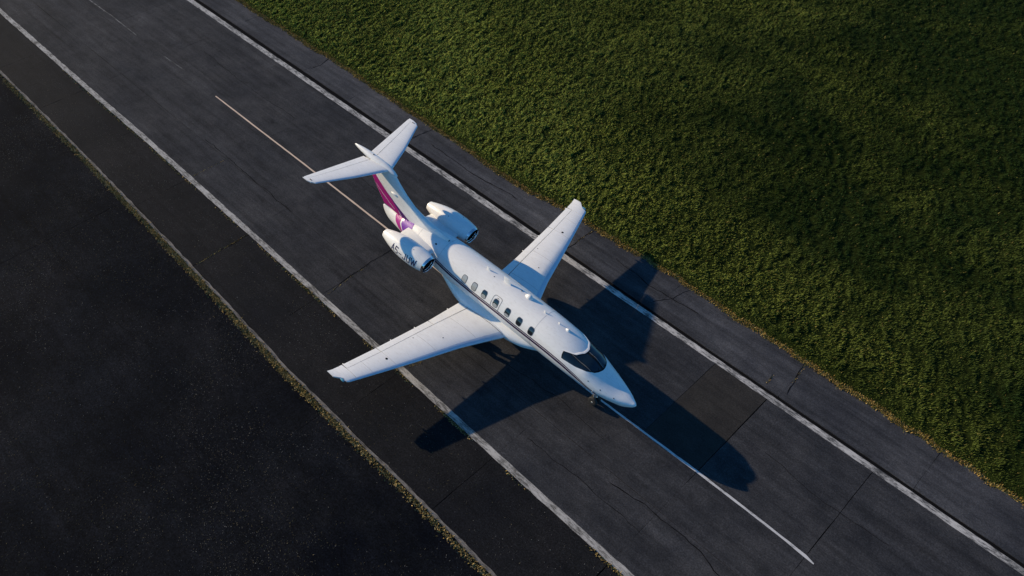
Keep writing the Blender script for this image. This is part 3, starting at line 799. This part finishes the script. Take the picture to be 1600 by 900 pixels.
# ------------------------------------------------------------------ grass, weeds and grit
rng = np.random.default_rng(11)
class VN:
    "smooth value noise on a wrapped lattice"
    def __init__(s, seed): s.t = np.random.default_rng(seed).random((256, 256))
    def __call__(s, x, y):
        xi = np.floor(x).astype(int); yi = np.floor(y).astype(int); fx = x-xi; fy = y-yi
        fx = fx*fx*(3-2*fx); fy = fy*fy*(3-2*fy); a = lambda i, j: s.t[i & 255, j & 255]
        return (a(xi, yi)*(1-fx)+a(xi+1, yi)*fx)*(1-fy)+(a(xi, yi+1)*(1-fx)+a(xi+1, yi+1)*fx)*fy
n1, n2, n3, n4, n5 = [VN(k) for k in range(5)]
def tussock(x, y):
    # narrow ridges lie across the runway's direction, a quarter of a metre apart
    u = x+.30*y; v = y-.30*x
    u = u+.45*(n4(x*1.1, y*.8)-.5)+.16*n5(x*2.5, y*2.2); v = v+.5*n5(x*.7, y*.7)
    return .50*n1(u*5.2, v*1.7)+.32*n2(u*10, v*4.2)+.18*n3(u*19, v*11)
def shade_falloff(x, y):
    "0 = bright and yellowish, 1 = dark; light falloff painted across the meadow, with uneven tone"
    b = .5+.5*np.tanh((.75*(x+12)+.6*(y-15)+5*(n1(x*.05+9, y*.05)-.5))/12)  # painted darkening towards +x and +y, standing in for light falloff
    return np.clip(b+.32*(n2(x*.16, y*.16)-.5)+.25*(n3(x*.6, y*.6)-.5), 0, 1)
EDGE = [(-80,9.25),(-39.8,9.33),(-32,9.24),(-28,9.33),(-24,9.12),(-20,9.05),(-15.7,8.84),(-13.6,8.78),(-10.9,9.05),(-8.7,9.2),(-5.7,9.24),(-3.6,9.33),(-.7,9.17),(3.2,9.12),(6,9.14),(12,9.0),(36,9.1)]
ex = [e[0] for e in EDGE]; ey = [e[1] for e in EDGE]
def edge(x): return np.interp(x, ex, ey)+.20*(n4(x*1.1, x*0+3.3)-.5)+.14*(n5(x*3.4, x*0+1.3)-.5)

def raw_mesh(name, co, tri, cols=None):
    me = bpy.data.meshes.new(name); nv, nt_ = len(co), len(tri)
    me.vertices.add(nv); me.vertices.foreach_set("co", np.ascontiguousarray(co, np.float32).ravel())
    k = tri.shape[1]
    me.loops.add(nt_*k); me.loops.foreach_set("vertex_index", np.ascontiguousarray(tri, np.int32).ravel())
    me.polygons.add(nt_); me.polygons.foreach_set("loop_start", np.arange(0, nt_*k, k, dtype=np.int32))
    if cols is not None:
        at = me.color_attributes.new("hue", 'FLOAT_COLOR', 'POINT')
        at.data.foreach_set("color", np.ascontiguousarray(cols, np.float32).ravel())
    me.update(calc_edges=True); return me

def leaf_mat(name, rough=0.6, trans=0.25):
    m, nt, b = newmat(name)
    a = node(nt, "ShaderNodeAttribute", attribute_name="hue")
    p = world_pos(nt); n = noise(nt, p, 3.0, 3)
    c = mixc(nt, a.outputs["Color"], ramp(nt, n, [(0.3, (.8, .8, .8)), (0.7, (1.15, 1.15, 1.1))]), 1.0, 'MULTIPLY')
    nt.links.new(c, b.inputs["Base Color"]); b.inputs["Roughness"].default_value = rough
    b.inputs["Specular IOR Level"].default_value = 0.04
    return m
M_blade = leaf_mat("grass_blade"); M_weed = leaf_mat("weed_leaf")

def field_mat():
    m, nt, b = newmat("meadow_soil")
    p = world_pos(nt); n = noise(nt, p, 2.0, 6)
    nt.links.new(ramp(nt, n, [(0.3, (.008, .012, .003)), (0.7, (.020, .029, .005))]), b.inputs["Base Color"])
    b.inputs["Roughness"].default_value = 0.9; b.inputs["Specular IOR Level"].default_value = 0.03; return m
M_field = field_mat()
def mound(x, y): return .02+.20*tussock(x, y)*np.clip((y-edge(x))/.5, 0.15, 1)
# the meadow sheet
gx = np.concatenate([np.arange(-80, -50, .3), np.arange(-50, 20, .11), np.arange(20, 36.01, .3)]); 
yy = np.concatenate([[0, .04, .12], np.arange(.25, 52, .11), np.arange(52, 60, .4)])
X, Yo = np.meshgrid(gx, yy, indexing='ij'); Y = edge(X)+Yo; Z = mound(X, Y)-.10*(Yo == 0)
nx, ny = X.shape
idx = np.arange(nx*ny).reshape(nx, ny)
quads = np.stack([idx[:-1,:-1], idx[1:,:-1], idx[1:,1:], idx[:-1,1:]], -1).reshape(-1, 4)
me = raw_mesh("grass_field", np.stack([X, Y, Z], -1).reshape(-1, 3), quads)
me.polygons.foreach_set("use_smooth", [True]*len(me.polygons))
link("grass_field", me, M_field, kind="structure")
for nm, c in (("far_field", [(-2000,69,0),(2000,69,0),(2000,2000,0),(-2000,2000,0)]), ("far_field", [(-2000,9.2,0),(-80,9.2,0),(-80,69,0),(-2000,69,0)]), ("far_field", [(36,9.2,0),(2000,9.2,0),(2000,69,0),(36,69,0)])):
    link(nm, mesh(nm, c, [(0,1,2,3)]), M_field, kind="structure")

def blades(x, y, z, length, width, lean_dir, lean, cols, name, mat, bend=0.0):
    n = len(x); a = rng.random(n)*2*np.pi
    wx, wy = np.cos(a)*width/2, np.sin(a)*width/2
    tx, ty = np.cos(lean_dir)*np.sin(lean)*length, np.sin(lean_dir)*np.sin(lean)*length; tz_ = np.cos(lean)*length
    co = np.empty((n, 3, 3))
    co[:,0] = np.stack([x-wx, y-wy, z], -1); co[:,1] = np.stack([x+wx, y+wy, z], -1); co[:,2] = np.stack([x+tx, y+ty, z+tz_], -1)
    tri = np.arange(n*3).reshape(n, 3)
    cc = np.ones((n, 3, 4)); cc[:,:,:3] = cols[:,None,:]
    me = raw_mesh(name, co.reshape(-1, 3), tri, cc.reshape(-1, 4))
    return link(name, me, mat, kind="stuff")

def meadow():
    N = 1900000
    x = rng.uniform(-52, 22, N); y = rng.uniform(8.8, 60, N)
    keep = (y > edge(x)+.05) & (y < 9+1.26*(x+46)) & (y < 9+3.1*(20-x)) & (y < 58)
    x, y = x[keep], y[keep]
    t = tussock(x, y); keep = rng.random(len(x)) < .28+1.7*np.clip(t-.2, 0, 1)+.5*(y < edge(x)+.5); x, y, t = x[keep], y[keep], t[keep]
    z = mound(x, y)-.02; n = len(x)
    d = np.clip((y-edge(x))/.5, .6, 1)
    L = (.05+.10*t+.06*rng.random(n)**2)*d
    flow = .35+1.2*(n3(x*.25, y*.25)-.5)+rng.normal(0, .5, n)
    lean = np.clip(.65+.3*rng.normal(0, 1, n), .05, 1.3)
    k = shade_falloff(x, y)[:,None]
    bright_blade = np.array([.32, .375, .075]); dim_blade = np.array([.018, .036, .008])
    c = bright_blade*(1-k)+dim_blade*k  # the falloff in brightness is put into the blade colour
    c = c*(.65+.7*rng.random(n))[:,None]
    st = rng.random(n) < .05*(1-k[:,0])+.012; c[st] = np.array([.20, .165, .05])*(.7+.6*rng.random(st.sum()))[:,None]
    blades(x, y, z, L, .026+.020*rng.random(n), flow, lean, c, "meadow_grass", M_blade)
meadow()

def fringe(name, fx, n, x0, x1, spread, lmin, lmax, pal, clump=None, zbase=0.0, bias=0.0, dens=None):
    x = rng.uniform(x0, x1, n)
    if dens is not None: x = x[rng.random(n) < dens(x)]
    n = len(x)
    if clump:
        x = np.round(x/clump)*clump+rng.normal(0, clump*.35, n)
    y = fx(x)+rng.normal(bias, spread, n)
    P = np.array(pal); c = P[rng.integers(0, len(P), n)]*(.6+.8*rng.random(n))[:,None]
    blades(x, y, np.full(n, zbase), rng.uniform(lmin, lmax, n), .025+.03*rng.random(n), rng.random(n)*2*np.pi, np.clip(rng.normal(.9, .35, n), .1, 1.45), c, name, M_weed)
STRAW = [(.38,.25,.08),(.30,.19,.06),(.44,.33,.13),(.20,.15,.04),(.12,.12,.025)]
fringe("straw_edge", edge, 80000, -52, 20, .085, .04, .13, STRAW, .07, 0.006, -.07, lambda x: .35+.8*n3(x*.55, x*0+5))
WEED = [(.31,.22,.08),(.21,.165,.06),(.38,.27,.11),(.12,.105,.035),(.44,.33,.16)]
fringe("verge_weeds", lambda x: np.interp(x, [p[0] for p in Y2], [p[1] for p in Y2])-.30, 34000, -50, 12, .085, .04, .13, WEED, .09, -.01, 0, lambda x: (.35+.9*n2(x*.45, x*0+2))*np.clip((x+52)/32, .3, 1))
fringe("line_weeds", lambda x: np.interp(x, [p[0] for p in YL], [p[1] for p in YL])-.07, 9000, -40, 9, .045, .04, .12, WEED, .17, -.005, 0, lambda x: np.clip(1.5*n4(x*.6, x*0+7)-.35, 0, 1)*np.clip((x+40)/25, .2, 1))
# grass in the cracks of the strip and the shoulder
def crack_weeds(name, pts, n, pal, lmin=.02, lmax=.08):
    xs, ys = [], []
    for (ax, ay), (bx_, by) in pts:
        t = rng.random(n); xs.append(ax+(bx_-ax)*t+rng.normal(0, .018, n)); ys.append(ay+(by-ay)*t+rng.normal(0, .02, n))
    x, y = np.concatenate(xs), np.concatenate(ys); m = len(x)
    P = np.array(pal); c = P[rng.integers(0, len(P), m)]*(.6+.8*rng.random(m))[:,None]
    blades(x, y, np.full(m, -.005), rng.uniform(lmin, lmax, m), .02+.02*rng.random(m), rng.random(m)*6.28, np.clip(rng.normal(1.0, .3, m), .1, 1.45), c, name, M_weed)
crack_weeds("joint_weeds", [((-19.80,-8.3),(-19.85,-6.8)),((-19.84,-6.6),(-19.86,-5.05)),((3.3,7.5),(3.18,8.9)),((2.55,6.6),(2.55,7.25)),((-8.4,6.9),(-8.34,9.1)),((-25.63,-4.5),(-25.6,-2.2)),((-14.0,-4.6),(-14.15,-2.0)),((-8.3,-4.7),(-8.15,-4.1))], 90, WEED[:4])
# grit and pale stones lying on the apron and the side strip
def grit(n):
    x = rng.uniform(-40, 12, n); y = rng.uniform(-26, -5.6, n)
    q = (n1(x*.5, y*.5)*n2(x*.17+4, y*.17))**1.7*1.6; keep = rng.random(n) < q*np.where(y > -8.7, 1.2, 2.4); x, y = x[keep], y[keep]
    keep = np.abs(y-np.interp(x, [p[0] for p in Y2], [p[1] for p in Y2])+.1) > .35; x, y = x[keep], y[keep]; m = len(x)
    r = .006+.017*rng.random(m)**3
    base = np.array([(1,0,0),(0,1,0),(-1,0,0),(0,-1,0),(.2,.1,.9)])
    co = base[None]*r[:,None,None]*(.7+.6*rng.random((m,5,3)))+np.stack([x, y, np.full(m, -.010)], -1)[:,None,:]
    f = np.array([(0,1,4),(1,2,4),(2,3,4),(3,0,4)]); tri = (f[None]+5*np.arange(m)[:,None,None]).reshape(-1, 3)
    P = np.array([(.19,.18,.165),(.10,.095,.09),(.07,.065,.06),(.15,.12,.075),(.05,.05,.05)]); c = np.ones((m,5,4)); c[:,:,:3] = P[rng.integers(0, 5, m)][:,None,:]
    me = raw_mesh("loose_grit", co.reshape(-1, 3), tri, c.reshape(-1, 4)); link("loose_grit", me, M_weed, kind="stuff")
grit(110000)

def litter(n):
    "dead grass blown over the apron, thicker in some places than in others"
    x = rng.uniform(-42, 13, n); y = rng.uniform(-27, -5.7, n)
    q = np.clip(n3(x*.28, y*.28)*1.5-.45, 0, 1)*n4(x*1.4, y*1.4)+.04
    keep = rng.random(n) < q*np.where(y > -8.7, .45, 1.0); x, y = x[keep], y[keep]; m = len(x)
    P = np.array([(.085,.075,.05),(.05,.05,.045),(.12,.10,.06),(.035,.04,.02),(.10,.10,.10)]); c = P[rng.integers(0, 5, m)]*(.5+rng.random(m))[:,None]
    blades(x, y, np.full(m, -.004), rng.uniform(.02, .075, m), .010+.018*rng.random(m), rng.random(m)*6.28, rng.uniform(1.2, 1.5, m), c, "dead_grass_litter", M_weed)
litter(150000)
